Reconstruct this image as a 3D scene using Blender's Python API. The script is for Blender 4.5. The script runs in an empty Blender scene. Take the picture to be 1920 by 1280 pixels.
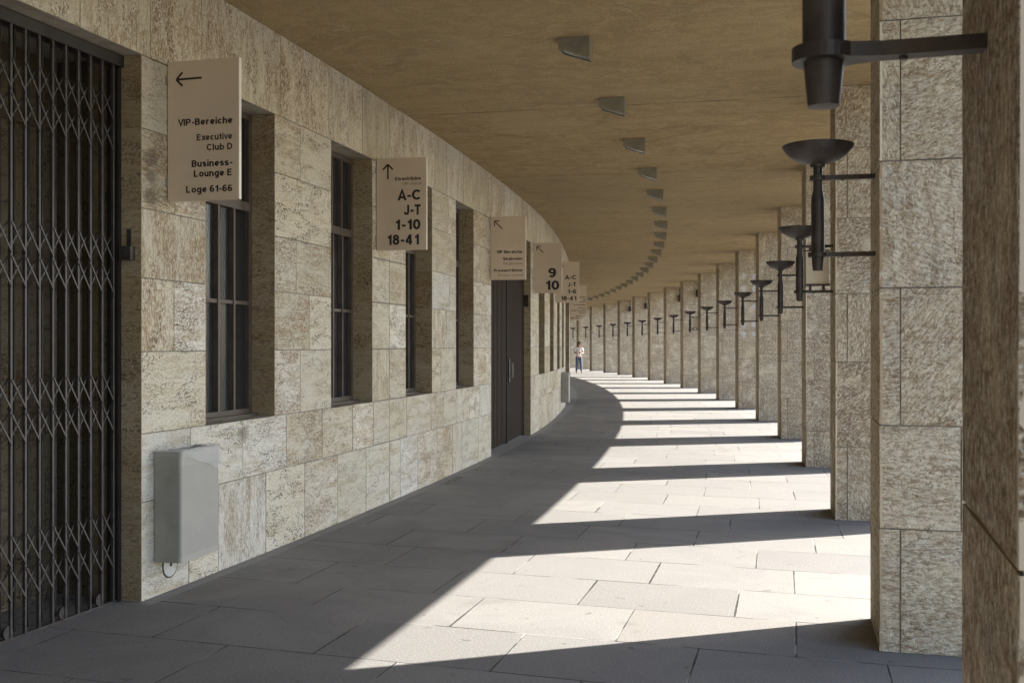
import bpy, bmesh, math, random
from mathutils import Vector, Matrix
R = math.radians
rnd = random.Random(7)
SC = bpy.context.scene
COL = SC.collection

# ------------------------------------------------------------------ camera
cam = bpy.data.cameras.new("camera"); cam_o = bpy.data.objects.new("camera", cam); COL.objects.link(cam_o)
cam_o.location = (0, 0, 1.65); cam_o.rotation_euler = (R(90), 0, 0)
cam.sensor_width = 36; cam.lens = 37.5; cam.shift_y = 6.2/1920
cam.clip_start = 0.05; cam.clip_end = 2000
cam.dof.use_dof = True; cam.dof.focus_distance = 9.0; cam.dof.aperture_fstop = 11
SC.camera = cam_o

# ------------------------------------------------------------------ sky, sun, exposure
SUN_AZ, SUN_EL = 0.3643, R(40.6)          # azimuth measured from +X towards +Y
sd = Vector((math.cos(SUN_AZ)*math.cos(SUN_EL), math.sin(SUN_AZ)*math.cos(SUN_EL), math.sin(SUN_EL)))
W = bpy.data.worlds.new("World"); SC.world = W; W.use_nodes = True
wn = W.node_tree.nodes; wn.clear()
sky = wn.new('ShaderNodeTexSky'); sky.sky_type = 'NISHITA'; sky.sun_disc = False
sky.sun_elevation = SUN_EL; sky.sun_rotation = math.pi/2 - SUN_AZ; sky.dust_density = 1.2
bg = wn.new('ShaderNodeBackground'); bg.inputs[1].default_value = 0.15
wo = wn.new('ShaderNodeOutputWorld')
W.node_tree.links.new(sky.outputs[0], bg.inputs[0]); W.node_tree.links.new(bg.outputs[0], wo.inputs[0])
sl = bpy.data.lights.new("sun", 'SUN'); sl.energy = 5.0; sl.angle = R(0.53); sl.color = (1, .94, .85)
so = bpy.data.objects.new("sun", sl); COL.objects.link(so)
so.rotation_euler = (-sd).to_track_quat('-Z', 'Y').to_euler(); so.location = (20, 8, 18)
SC.view_settings.view_transform = 'Standard'; SC.view_settings.look = 'None'
SC.view_settings.gamma = 1; SC.view_settings.exposure = 2.05
SC.cycles.max_bounces = 10; SC.cycles.diffuse_bounces = 8

# ------------------------------------------------------------------ plan of the curved walk
# s: metres along the inner line of the pillars, d: metres from that line towards the wall, h: height
T0, T1, T2 = 0.2614, -0.008261, 3.469e-05
SP, DW, G, PT, PW, CH = 4.4325, 4.3385, 0.014538, 0.7194, 1.2565, 4.0835
DS = 0.02; S0 = -36.0
_n = int(146/DS)
_x = [0.0]; _y = [0.0]
for i in range(_n):
    s = S0+(i+.5)*DS; t = T0+T1*s+T2*s*s
    _x.append(_x[-1]+math.sin(t)*DS); _y.append(_y[-1]+math.cos(t)*DS)
_i0 = int(round(-S0/DS)); _ox = 1.9783-_x[_i0]; _oy = 5.743-_y[_i0]
def head(s): return T0+T1*s+T2*s*s
def P(s, d, h=0.0):
    f = (s-S0)/DS; i = max(0, min(_n-1, int(f))); f -= i; t = head(s)
    x = _x[i]+(_x[i+1]-_x[i])*f+_ox; y = _y[i]+(_y[i+1]-_y[i])*f+_oy
    return Vector((x-math.cos(t)*d, y+math.sin(t)*d, h))
def dwall(s):
    f = max(0.0, min(1.0, (s-12)/12)); return DW+.13*f*f*(3-2*f)
def fz(d): return G*max(0.0, d)
FW = G*DW                                   # floor height at the wall

# ------------------------------------------------------------------ materials
class NT:
    def __init__(s, name):
        s.m = bpy.data.materials.new(name); s.m.use_nodes = True
        s.t = s.m.node_tree; s.b = s.t.nodes['Principled BSDF']
    def n(s, typ, **kw):
        o = s.t.nodes.new(typ)
        for k, v in kw.items(): setattr(o, k, v)
        return o
    def l(s, a, b): s.t.links.new(a, b)
    def val(s, sock, v):
        if hasattr(v, 'is_output'): s.l(v, sock)
        else: sock.default_value = v
    def math(s, op, a, b=0.0, c=None, clamp=False):
        o = s.n('ShaderNodeMath', operation=op, use_clamp=clamp)
        s.val(o.inputs[0], a); s.val(o.inputs[1], b)
        if c is not None: s.val(o.inputs[2], c)
        return o.outputs[0]
    def vmul(s, v, sc):
        o = s.n('ShaderNodeVectorMath', operation='MULTIPLY'); s.l(v, o.inputs[0]); o.inputs[1].default_value = sc
        return o.outputs[0]
    def vadd(s, v, w):
        o = s.n('ShaderNodeVectorMath', operation='ADD'); s.l(v, o.inputs[0]); s.val(o.inputs[1], w)
        return o.outputs[0]
    def noise(s, v, scale=1.0, detail=3.0, rough=.55, dist=0.0, dim='2D'):
        o = s.n('ShaderNodeTexNoise', noise_dimensions=dim); s.l(v, o.inputs['Vector'])
        o.inputs['Scale'].default_value = scale; o.inputs['Detail'].default_value = detail
        o.inputs['Roughness'].default_value = rough; o.inputs['Distortion'].default_value = dist
        return o.outputs['Fac']
    def ramp(s, f, a, b, lo=0.0, hi=1.0):
        o = s.n('ShaderNodeMapRange', interpolation_type='SMOOTHSTEP'); s.val(o.inputs[0], f)
        o.inputs[1].default_value = a; o.inputs[2].default_value = b; o.inputs[3].default_value = lo; o.inputs[4].default_value = hi
        return o.outputs[0]
    def mix(s, f, a, b, mode='MIX'):
        o = s.n('ShaderNodeMix', data_type='RGBA', blend_type=mode); s.val(o.inputs[0], f)
        for sk, v in ((o.inputs[6], a), (o.inputs[7], b)):
            if hasattr(v, 'is_output'): s.l(v, sk)
            else: sk.default_value = (*v, 1)
        return o.outputs[2]
    def uv(s): return s.n('ShaderNodeUVMap', uv_map='UVMap').outputs[0]
    def attr(s, name):
        a = s.n('ShaderNodeAttribute', attribute_name=name)
        q = s.n('ShaderNodeSeparateColor'); s.l(a.outputs['Color'], q.inputs[0]); return q.outputs
    def bump(s, h, strength, dist, prev=None):
        o = s.n('ShaderNodeBump'); o.inputs['Strength'].default_value = strength; o.inputs['Distance'].default_value = dist
        s.l(h, o.inputs['Height'])
        if prev is not None: s.l(prev, o.inputs['Normal'])
        return o.outputs[0]
    def fin(s, col=None, rough=.8, normal=None, metal=0.0, spec=.5):
        if col is not None:
            if hasattr(col, 'is_output'): s.l(col, s.b.inputs['Base Color'])
            else: s.b.inputs['Base Color'].default_value = (*col, 1)
        s.val(s.b.inputs['Roughness'], rough); s.b.inputs['Metallic'].default_value = metal
        s.b.inputs['Specular IOR Level'].default_value = spec
        if normal is not None: s.l(normal, s.b.inputs['Normal'])
        return s.m

WALL_O = P(4, DW, 0)
SMUDGE = [tuple(P(-.20, DW, z)-WALL_O) for z in (2.815, 2.70, 2.585)]+[tuple(P(1.02, DW, 1.0)-WALL_O)]
def wall_stone(name="travertine_wall", dim=(1, 1, 1)):
    k = NT(name); uv = k.uv(); r, g, b = k.attr('blk')[:3]
    bed = k.noise(k.vmul(uv, (1.6, 12, 1)), 1, 5, .6, .3)
    fine = k.noise(k.vmul(uv, (14, 70, 1)), 1, 4, .65, .2)
    big = k.noise(k.vmul(uv, (2.2, 3.4, 1)), 1, 4, .6, .5)
    tone = k.mix(k.ramp(r, 0, .5), (.53, .465, .335), (.61, .56, .445))
    tone = k.mix(k.ramp(r, .5, 1), tone, (.69, .665, .605))
    col = k.mix(k.ramp(bed, .46, .70, 0, .55), tone, (.44, .365, .235))
    col = k.mix(k.ramp(big, .50, .72, 0, .45), col, (.61, .585, .525))
    col = k.mix(k.math('MULTIPLY', k.ramp(k.noise(k.vmul(uv, (11, 46, 1)), 1, 4, .66, .9), .50, .60), k.ramp(g, .1, .9, .04, .45)), col, (.29, .185, .09))
    clus = k.ramp(k.noise(k.vmul(uv, (3.2, 8, 1)), 1, 4, .6, .8), .42, .64)
    wide = k.math('MULTIPLY', k.ramp(k.noise(k.vmul(uv, (1.8, 3, 1)), 1, 3, .6, .6), .40, .62), k.ramp(g, .2, .9, .15, 1))
    rs = k.math('MULTIPLY', k.ramp(k.noise(k.vmul(uv, (26, 62, 1)), 1, 4, .68, .5), .455, .57), wide)
    col = k.mix(k.math('MULTIPLY', rs, .7), col, (.25, .15, .07))
    p1 = k.ramp(k.noise(k.vmul(uv, (62, 105, 1)), 1, 3, .6), .54, .60)
    p2 = k.ramp(k.noise(k.vmul(uv, (26, 60, 1)), 1, 3, .62, .3), .56, .61)
    pits = k.math('MULTIPLY', k.math('MAXIMUM', p1, p2), k.math('ADD', k.math('MULTIPLY', clus, .72), .28))
    pits = k.math('MULTIPLY', pits, k.ramp(b, 0, 1, .5, 1.0))
    col = k.mix(k.math('MULTIPLY', pits, .9), col, k.mix(k.ramp(g, .3, 1), (.085, .062, .04), (.15, .085, .04)))
    oc = k.n('ShaderNodeTexCoord').outputs['Object']; sm = None
    for q in SMUDGE:
        dn = k.n('ShaderNodeVectorMath', operation='SUBTRACT'); k.l(oc, dn.inputs[0]); dn.inputs[1].default_value = q
        ln = k.n('ShaderNodeVectorMath', operation='LENGTH'); k.l(k.vmul(dn.outputs[0], (1, 1, 1.35)), ln.inputs[0])
        v = k.ramp(k.math('ADD', ln.outputs['Value'], k.math('MULTIPLY', k.math('SUBTRACT', big, .5), .12)), .02, .10, .62, 0)
        sm = v if sm is None else k.math('MAXIMUM', sm, v)
    col = k.mix(sm, col, (.13, .105, .08))
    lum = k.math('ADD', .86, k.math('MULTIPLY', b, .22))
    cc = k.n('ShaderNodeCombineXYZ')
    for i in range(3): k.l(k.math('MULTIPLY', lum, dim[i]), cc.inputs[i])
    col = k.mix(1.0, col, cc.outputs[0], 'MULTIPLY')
    h = k.math('SUBTRACT', k.math('ADD', k.math('MULTIPLY', fine, .35), k.math('MULTIPLY', k.noise(uv, 160, 2), .3)), pits)
    return k.fin(col, .85, k.bump(h, .8, .008), spec=.25)

def pillar_stone():
    k = NT("tooled_travertine"); uv = k.uv(); r, g, b = k.attr('blk')[:3]
    rot = k.n('ShaderNodeVectorRotate', rotation_type='Z_AXIS'); k.l(uv, rot.inputs['Vector'])
    k.l(k.math('MULTIPLY', k.math('SUBTRACT', g, .3), 2.4), rot.inputs['Angle'])
    ru = rot.outputs[0]
    tool = k.noise(k.vmul(ru, (62, 22, 1)), 1, 4, .70, .3)
    chip = k.noise(k.vmul(uv, (55, 75, 1)), 1, 4, .68, .3)
    bed = k.noise(k.vmul(uv, (2, 15, 1)), 1, 5, .62, .4)
    big = k.noise(k.vmul(uv, (2.4, 4, 1)), 1, 4, .6, 0)
    base = k.mix(r, (.61, .515, .36), (.72, .635, .48))
    col = k.mix(k.ramp(bed, .45, .70, 0, .6), base, (.43, .335, .22))
    col = k.mix(k.ramp(big, .52, .72, 0, .5), col, (.60, .565, .50))
    wea = k.math('MULTIPLY', k.ramp(k.noise(k.vadd(uv, (5.1, 2.3, 0)), 3.2, 5, .7, 0), .30, .56), b)
    grit = k.ramp(k.noise(k.vmul(uv, (38, 52, 1)), 1, 5, .75, 0), .42, .58)
    col = k.mix(k.math('MULTIPLY', k.math('MULTIPLY', wea, k.math('ADD', k.math('MULTIPLY', grit, .68), .32)), .92), col, (.165, .118, .077))
    clus = k.ramp(k.noise(k.vmul(uv, (3, 8, 1)), 1, 4, .62, .7), .36, .62)
    rust = k.math('MULTIPLY', k.ramp(k.noise(k.vmul(uv, (22, 40, 1)), 1, 4, .68, .3), .50, .62), k.ramp(big, .35, .6))
    lay = k.math('MULTIPLY', k.ramp(k.noise(k.vmul(uv, (3.5, 26, 1)), 1, 5, .68, .9), .52, .62), clus)
    col = k.mix(k.math('MULTIPLY', lay, .6), col, (.25, .155, .08))
    col = k.mix(k.math('MULTIPLY', rust, .55), col, (.27, .17, .09))
    pits = k.math('MULTIPLY', k.ramp(chip, .53, .62), k.math('ADD', k.math('MULTIPLY', clus, .7), .3))
    col = k.mix(k.math('MULTIPLY', pits, .70), col, (.15, .105, .066))
    col = k.mix(k.ramp(tool, .50, .62, 0, .42), col, (.23, .16, .095))
    col = k.mix(k.ramp(tool, .38, .48, .5, 0), col, (.78, .71, .58))
    h = k.math('SUBTRACT', k.math('SUBTRACT', k.math('MULTIPLY', k.noise(uv, 110, 3), .5), k.math('MULTIPLY', tool, 1.2)), k.math('MULTIPLY', chip, 1.0))
    return k.fin(col, .9, k.bump(h, 1.0, .011), spec=.2)

def floor_mat():
    k = NT("granite_paving"); uv = k.uv()
    sp = k.n('ShaderNodeSeparateXYZ'); k.l(uv, sp.inputs[0])
    RH, BW = SP/6, .962
    rowf = k.math('DIVIDE', k.math('SUBTRACT', sp.outputs[0], .50), RH)
    row = k.math('FLOOR', rowf)
    w1 = k.n('ShaderNodeTexWhiteNoise', noise_dimensions='1D'); k.l(row, w1.inputs['W'])
    alt = k.math('MULTIPLY', k.math('PINGPONG', row, 1), .5)
    off = k.math('ADD', alt, k.math('MULTIPLY', w1.outputs['Value'], .30))
    colf = k.math('ADD', k.math('DIVIDE', sp.outputs[1], BW), off)
    coli = k.math('FLOOR', colf)
    wob = k.math('MULTIPLY', k.math('SUBTRACT', k.noise(uv, 9, 3), .5), .006)
    def edge(f, size):
        fr = k.math('FRACT', f); dd = k.math('MINIMUM', fr, k.math('SUBTRACT', 1, fr))
        return k.math('ADD', k.math('MULTIPLY', dd, size), wob)
    e = k.math('MINIMUM', edge(rowf, RH), edge(colf, BW))
    jw = k.ramp(k.noise(uv, 1.1, 2), .4, .65, .0045, .0085)
    joint = k.math('SUBTRACT', 1, k.ramp(k.math('DIVIDE', e, jw), .55, 1.0))
    cv = k.n('ShaderNodeCombineXYZ'); k.l(row, cv.inputs[0]); k.l(coli, cv.inputs[1])
    wn = k.n('ShaderNodeTexWhiteNoise', noise_dimensions='2D'); k.l(cv.outputs[0], wn.inputs['Vector'])
    v = wn.outputs['Value']; 
    sc = k.n('ShaderNodeSeparateColor'); k.l(wn.outputs['Color'], sc.inputs[0])
    a = k.mix(v, (.140, .137, .132), (.188, .184, .174))
    a = k.mix(k.ramp(sc.outputs[1], .5, 1, 0, .45), a, (.205, .19, .168))
    blot = k.noise(uv, 1.3, 5, .62, .5)
    a = k.mix(k.ramp(blot, .44, .68, 0, .6), a, (.135, .132, .128))
    grain = k.noise(uv, 260, 2, .7); grain2 = k.noise(uv, 85, 3, .7)
    a = k.mix(k.ramp(grain, .42, .62, 0, .45), a, (.10, .10, .10))
    a = k.mix(k.ramp(grain2, .50, .66, 0, .40), a, (.31, .30, .29))
    stain = k.ramp(k.noise(k.vadd(uv, (3.3, 7.7, 0)), .9, 5, .7, 1.0), .64, .74, 0, .35)
    a = k.mix(stain, a, (.10, .093, .083))
    dots = k.ramp(k.noise(uv, 7.5, 2, .5), .765, .80, 0, .6)
    a = k.mix(dots, a, (.07, .066, .06))
    jc = k.mix(k.ramp(k.noise(uv, 1.6, 3), .50, .62), (.03, .028, .026), (.21, .20, .19))
    a = k.mix(joint, a, jc)
    kerb = k.math('MULTIPLY', k.math('MULTIPLY', k.ramp(sp.outputs[1], DW-.10, DW-.085), k.ramp(sp.outputs[0], -.36, -.32)), .7)
    a = k.mix(kerb, a, k.mix(k.noise(uv, 5, 4), (.21, .205, .195), (.27, .265, .255)))
    tilt = k.math('MULTIPLY', k.math('FRACT', rowf), .15)
    h = k.math('SUBTRACT', k.math('ADD', k.math('MULTIPLY', grain, .12), k.math('MULTIPLY', blot, .3)), k.math('MULTIPLY', joint, 1.0))
    return k.fin(a, k.ramp(blot, .3, .7, .62, .8), k.bump(h, .5, .006), spec=.3)

def ceiling_mat():
    k = NT("brown_plaster"); uv = k.uv()
    sp = k.n('ShaderNodeSeparateXYZ'); k.l(uv, sp.inputs[0])
    st = k.noise(k.vmul(uv, (3.0, 1.1, 1)), 1, 5, .65, .2)
    st2 = k.noise(k.vmul(uv, (1.2, .8, 1)), 1, 5, .68, .2)
    mott = k.noise(uv, 6, 5, .7, .6); fine = k.noise(uv, 55, 4, .75)
    a = k.mix(k.ramp(st, .32, .68), (.30, .222, .118), (.36, .272, .15))
    a = k.mix(k.ramp(st2, .42, .66, 0, .7), a, (.275, .198, .104))
    a = k.mix(k.ramp(mott, .42, .66, 0, .7), a, (.41, .31, .163))
    a = k.mix(k.ramp(k.noise(k.vadd(uv, (9.1, 4.2, 0)), .7, 6, .68, 1.2), .56, .68, 0, .45), a, (.19, .142, .085))
    bay = k.math('FLOOR', k.math('DIVIDE', k.math('SUBTRACT', sp.outputs[0], .36), SP))
    w1 = k.n('ShaderNodeTexWhiteNoise', noise_dimensions='1D'); k.l(bay, w1.inputs['W'])
    a = k.mix(k.math('MULTIPLY', w1.outputs['Value'], .35), a, (.30, .24, .145))
    a = k.mix(k.ramp(fine, .42, .66, 0, .45), a, (.16, .118, .066))
    crack = k.math('SUBTRACT', 1, k.ramp(k.math('ABSOLUTE', k.math('SUBTRACT', k.noise(k.vmul(uv, (1.1, .5, 1)), 1, 5, .65, 1.0), .5)), 0, .008))
    a = k.mix(k.math('MULTIPLY', crack, .42), a, (.42, .36, .27))
    fr = k.math('FRACT', k.math('DIVIDE', k.math('SUBTRACT', sp.outputs[0], .36), SP))
    dd = k.math('MULTIPLY', k.math('MINIMUM', fr, k.math('SUBTRACT', 1, fr)), SP)
    seam = k.math('SUBTRACT', 1, k.ramp(k.math('ADD', dd, k.math('MULTIPLY', k.math('SUBTRACT', k.noise(uv, 3, 3), .5), .03)), .004, .014))
    a = k.mix(k.math('MULTIPLY', seam, .8), a, (.10, .075, .045))
    h = k.math('ADD', k.math('MULTIPLY', fine, .5), st)
    return k.fin(a, .95, k.bump(h, .35, .01), spec=.1)

def plain(name, col, rough=.6, metal=0.0, var=.25, scale=9, spec=.4, bumpd=.0):
    k = NT(name)
    tc = k.n('ShaderNodeTexCoord').outputs['Object']
    nz = k.noise(tc, scale, 4, .6, .2, '3D')
    c2 = tuple(c*(1-var) for c in col); c1 = tuple(min(1, c*(1+var*.6)) for c in col)
    c = k.mix(k.ramp(nz, .3, .7), c2, c1)
    nrm = k.bump(k.noise(tc, scale*12, 3, .6, 0, '3D'), .4, bumpd) if bumpd else None
    return k.fin(c, k.ramp(nz, .3, .7, max(.05, rough-.08), min(1, rough+.08)), nrm, metal, spec)

def bin_mat():
    k = NT("perforated_sheet"); uv = k.uv()
    sp = k.n('ShaderNodeSeparateXYZ'); k.l(uv, sp.inputs[0])
    q = k.math('MULTIPLY', sp.outputs[1], 1/.008); rw = k.math('FLOOR', q)
    p = k.math('ADD', k.math('MULTIPLY', sp.outputs[0], 1/.008), k.math('MULTIPLY', k.math('PINGPONG', rw, 1), .5))
    fx = k.math('SUBTRACT', k.math('FRACT', p), .5); fy = k.math('SUBTRACT', k.math('FRACT', q), .5)
    dist = k.math('SQRT', k.math('ADD', k.math('MULTIPLY', fx, fx), k.math('MULTIPLY', fy, fy)))
    hole = k.math('SUBTRACT', 1, k.ramp(dist, .18, .34))
    rim = k.math('MINIMUM', k.ramp(sp.outputs[1], .035, .042), k.math('SUBTRACT', 1, k.ramp(sp.outputs[1], .60, .607)))
    hole = k.math('MULTIPLY', hole, rim)
    c = k.mix(k.noise(uv, 6, 3), (.285, .275, .245), (.335, .325, .295))
    c = k.mix(hole, c, (.17, .165, .15))
    return k.fin(c, .5, k.bump(k.math('SUBTRACT', 1, hole), .3, .002), spec=.4)

def pane_mat():
    k = NT("textured_glass"); tc = k.n('ShaderNodeTexCoord').outputs['Object']
    nz = k.noise(tc, 60, 2, .5, 0, '3D'); b2 = k.noise(tc, 3, 2, .5, 0, '3D')
    return k.fin(k.mix(b2, (.012, .012, .013), (.03, .031, .034)), .2, k.bump(nz, .4, .004), spec=.5)

def liner_mat():
    k = NT("plastic_film"); k.b.inputs['Alpha'].default_value = .30
    tc = k.n('ShaderNodeTexCoord').outputs['Object']
    return k.fin((.60, .61, .60), .22, k.bump(k.noise(tc, 22, 3, .6, 1.5, '3D'), .8, .01), spec=.6)

M = dict(
    wall=wall_stone(), reveal=wall_stone("shade_tinted_reveal_stone", (.66, .60, .52)), niche=wall_stone("dark_niche_stone", (.30, .26, .22)), pillar=pillar_stone(), floor=floor_mat(), ceil=ceiling_mat(),  # reveal: the wall stone with the shade of the openings put into its colour
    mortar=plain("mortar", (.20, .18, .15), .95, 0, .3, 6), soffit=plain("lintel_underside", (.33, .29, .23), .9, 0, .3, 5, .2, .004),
    plaza=plain("pale_gravel", (.11, .108, .10), .95, 0, .2, 2), roof=plain("roof_concrete", (.35, .33, .30), .9, 0, .2, 1),
    iron=plain("dark_painted_iron", (.052, .042, .038), .5, .35, .35, 14, .5, .0015),
    gate=plain("grey_brown_painted_steel", (.058, .051, .049), .45, .3, .3, 20, .5), gated=plain("dark_gate_steel", (.03, .027, .026), .5, .3, .3, 12, .5),
    door=plain("dark_brown_door_paint", (.040, .027, .021), .7, 0, .35, 5, .15), doord=plain("door_groove", (.012, .010, .009), .7),
    frame=plain("brown_window_paint", (.085, .066, .052), .5, 0, .25, 8, .4), pane=pane_mat(),
    curtain=plain("dim_blind", (.07, .065, .06), .9, 0, .2, 3),
    sign=plain("cream_enamel", (.58, .48, .37), .42, 0, .04, 3, .4), signedge=plain("edge_daylight_tint", (.70, .66, .58), .4, 0, .04, 3, .4),  # signedge: paler copy of the board colour, daylight painted in
    ink=plain("black_lettering", (.018, .014, .013), .5, 0, .1, 5), ink2=plain("brown_grey_lettering", (.07, .055, .045), .5, 0, .1, 5),
    ink3=plain("pale_grey_lettering", (.34, .28, .225), .5, 0, .05, 5),
    lamp=plain("olive_grey_metal", (.24, .225, .175), .45, .3, .15, 10), lens=plain("ribbed_lamp_glass", (.20, .22, .21), .12, 0, .1, 30, .8),
    bin=bin_mat(), bins=plain("bin_sheet", (.30, .288, .255), .5, 0, .12, 7, .4), liner=liner_mat(),
    steel=plain("galvanised_steel", (.30, .30, .29), .45, .6, .2, 15), cap=plain("pale_cap", (.50, .49, .46), .7, 0, .15, 12),
    panel=plain("frosted_panel", (.62, .58, .50), .5, 0, .15, 4), plaster=plain("lime_patch", (.48, .46, .43), .9, 0, .15, 9),
    skin=plain("skin", (.42, .24, .17), .6, 0, .1, 9), hair=plain("dark_brown_hair", (.05, .03, .02), .7), shirt=plain("white_cotton", (.80, .79, .80), .85, 0, .06, 8),
    jeans=plain("blue_denim", (.10, .14, .21), .9, 0, .25, 9), shoe=plain("black_leather", (.02, .018, .018), .5), phone=plain("black_phone", (.015, .015, .015), .2),
)

# ------------------------------------------------------------------ mesh helpers
class MB:
    def __init__(s): s.v = []; s.f = []; s.uv = []; s.c = []; s.mi = []
    def face(s, pts, uv=None, c=(.5, .5, .5), mi=0):
        b = len(s.v); s.v += [tuple(p) for p in pts]; s.f.append(tuple(range(b, b+len(pts))))
        s.uv += uv if uv else [(0, 0)]*len(pts); s.c += [c]*len(pts); s.mi.append(mi)
    def box(s, a, b, mi=0, xf=None, c=(.5, .5, .5)):
        x0, y0, z0 = a; x1, y1, z1 = b
        q = [Vector(p) for p in ((x0,y0,z0),(x1,y0,z0),(x1,y1,z0),(x0,y1,z0),(x0,y0,z1),(x1,y0,z1),(x1,y1,z1),(x0,y1,z1))]
        if xf: q = [xf(p) for p in q]
        dx, dy, dz = abs(x1-x0), abs(y1-y0), abs(z1-z0)
        for ids, w, h in (((0,3,2,1),dy,dx),((4,5,6,7),dx,dy),((0,1,5,4),dx,dz),((1,2,6,5),dy,dz),((2,3,7,6),dx,dz),((3,0,4,7),dy,dz)):
            s.face([q[i] for i in ids], [(0,0),(w,0),(w,h),(0,h)], c, mi)
    def bar(s, p, q, w, t, up=Vector((0,0,1)), mi=0):
        p = Vector(p); q = Vector(q); a = (q-p).normalized(); x = a.cross(up)
        if x.length < 1e-4: x = a.cross(Vector((0,1,0)))
        x.normalize(); y = x.cross(a); x *= w/2; y *= t/2
        A = [p-x-y, p+x-y, p+x+y, p-x+y]; B = [q-x-y, q+x-y, q+x+y, q-x+y]
        s.face(A[::-1], mi=mi); s.face(B, mi=mi)
        for i in range(4): j = (i+1) % 4; s.face([A[i], A[j], B[j], B[i]], mi=mi)
    def build(s, name, mats, parent=None, smooth=False, weld=False):
        me = bpy.data.meshes.new(name); me.from_pydata(s.v, [], s.f)
        u = me.uv_layers.new(name='UVMap'); u.data.foreach_set('uv', [a for p in s.uv for a in p])
        ca = me.color_attributes.new('blk', 'FLOAT_COLOR', 'CORNER'); ca.data.foreach_set('color', [a for p in s.c for a in (*p, 1)])
        for m in (mats if isinstance(mats, (list, tuple)) else [mats]): me.materials.append(m)
        me.polygons.foreach_set('material_index', s.mi)
        if weld or smooth:
            b = bmesh.new(); b.from_mesh(me); bmesh.ops.remove_doubles(b, verts=b.verts, dist=1e-5); b.normal_update(); b.to_mesh(me); b.free()
        if smooth:
            me.polygons.foreach_set('use_smooth', [True]*len(me.polygons))
            me.set_sharp_from_angle(angle=R(38))
        me.update()
        return link(name, me, parent)
def link(name, data, parent=None):
    o = bpy.data.objects.new(name, data); COL.objects.link(o)
    if parent is not None: o.parent = parent
    return o
def tag(o, label, cat, group=None):
    o['label'] = label; o['category'] = cat
    if group: o['group'] = group
    return o
def empty(name, loc, rz=0, label=None, cat=None, group=None):
    o = link(name, None); o.location = loc; o.rotation_euler = (0, 0, rz); o.empty_display_size = .1
    if label: tag(o, label, cat, group)
    return o
def lathe(prof, n=28, close=True):
    mb = MB()
    for (r0, z0), (r1, z1) in zip(prof, prof[1:]):
        for i in range(n):
            a, b = 2*math.pi*i/n, 2*math.pi*(i+1)/n
            pts = [(r0*math.cos(a), r0*math.sin(a), z0), (r0*math.cos(b), r0*math.sin(b), z0), (r1*math.cos(b), r1*math.sin(b), z1), (r1*math.cos(a), r1*math.sin(a), z1)]
            if r0 < 1e-6: pts = [pts[0], pts[2], pts[3]]
            elif r1 < 1e-6: pts = pts[:3]
            mb.face(pts)
    return mb
def cp(o, parent=None):
    c = o.copy(); COL.objects.link(c)
    if parent is not None: c.parent = parent
    return c
def cp_tree(o, parent=None):
    c = cp(o, parent)
    for ch in list(o.children): cp_tree(ch, c)
    return c
def quad_block(mb, p00, p10, p11, p01, w, h, nrm, gap=.003, c=None, mi=0, vert=False, seg=0, jit=0.0, back=.010, cut=(1,1,1,1)):
    """one stone face, shrunk by the joint, with its four narrow returns into the joint"""
    p00, p10, p11, p01 = map(Vector, (p00, p10, p11, p01)); c = c or (rnd.random(), rnd.random(), rnd.random())
    gx = gap/max(w, .01); gy = gap/max(h, .01)
    def at(a, b): return p00*(1-a)*(1-b)+p10*a*(1-b)+p11*a*b+p01*(1-a)*b
    ou, ov = rnd.uniform(0, 90), rnd.uniform(0, 90)
    def U(a, b): return (ou+b*h, ov+a*w) if vert else (ou+a*w, ov+b*h)
    n = max(1, int(w/seg)) if seg else 1; m = max(1, int(h/seg)) if seg else 1
    A = [gx*cut[3]+(1-gx*(cut[1]+cut[3]))*i/n for i in range(n+1)]; B = [gy*cut[0]+(1-gy*(cut[0]+cut[2]))*j/m for j in range(m+1)]
    g = {}
    for i, a in enumerate(A):
        for j, b in enumerate(B):
            q = at(a, b)
            if jit:
                e = 1.0
                q = q+nrm*rnd.uniform(-jit, jit*.4)*e
                if 0 < i < n: q += (p10-p00).normalized()*rnd.uniform(-1, 1)*seg*.15
            g[i, j] = q
    for i in range(n):
        for j in range(m):
            mb.face([g[i,j], g[i+1,j], g[i+1,j+1], g[i,j+1]], [U(A[i],B[j]), U(A[i+1],B[j]), U(A[i+1],B[j+1]), U(A[i],B[j+1])], c, mi)
    k = nrm*-back
    for (i0, j0, i1, j1) in ((0,0,n,0),(n,0,n,m),(n,m,0,m),(0,m,0,0)):
        a, b = g[i0, j0], g[i1, j1]
        mb.face([a+k, b+k, b, a], [U(A[i0],B[j0])]*4, c, mi)

def strip(srange, step, prof, mats, name, kind=None, uvf=None):
    """sweep a list of (d, h) along the walk"""
    mb = MB(); n = int(math.ceil((srange[1]-srange[0])/step)); S = [srange[0]+(srange[1]-srange[0])*i/n for i in range(n+1)]
    for a, b in zip(S, S[1:]):
        for (d0, h0), (d1, h1) in zip(prof, prof[1:]):
            mb.face([P(a,d0,h0), P(b,d0,h0), P(b,d1,h1), P(a,d1,h1)], [(a,d0),(b,d0),(b,d1),(a,d1)])
    o = mb.build(name, mats)
    if kind: o['kind'] = kind
    return o

# ------------------------------------------------------------------ setting: floor, forecourt, ceiling slab
SA, SB = -34.0, 92.0
strip((SA, SB), .5, [(-1.34, -.25), (-1.34, 0), (0, 0), (DW+1.4, fz(DW+1.4))], M['floor'], 'floor', 'structure')
mb = MB(); mb.face([(-400,-400,-.03),(400,-400,-.03),(400,400,-.03),(-400,400,-.03)], [(0,0),(800,0),(800,800),(0,800)]); pz = mb.build('forecourt', M['plaza']); pz['kind'] = 'structure'
ce = strip((SA, SB), .5, [(DW+6, CH), (-PW, CH), (-PW, CH+.9), (DW+6, CH+.9)], [M['ceil']], 'ceiling', 'structure')

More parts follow.
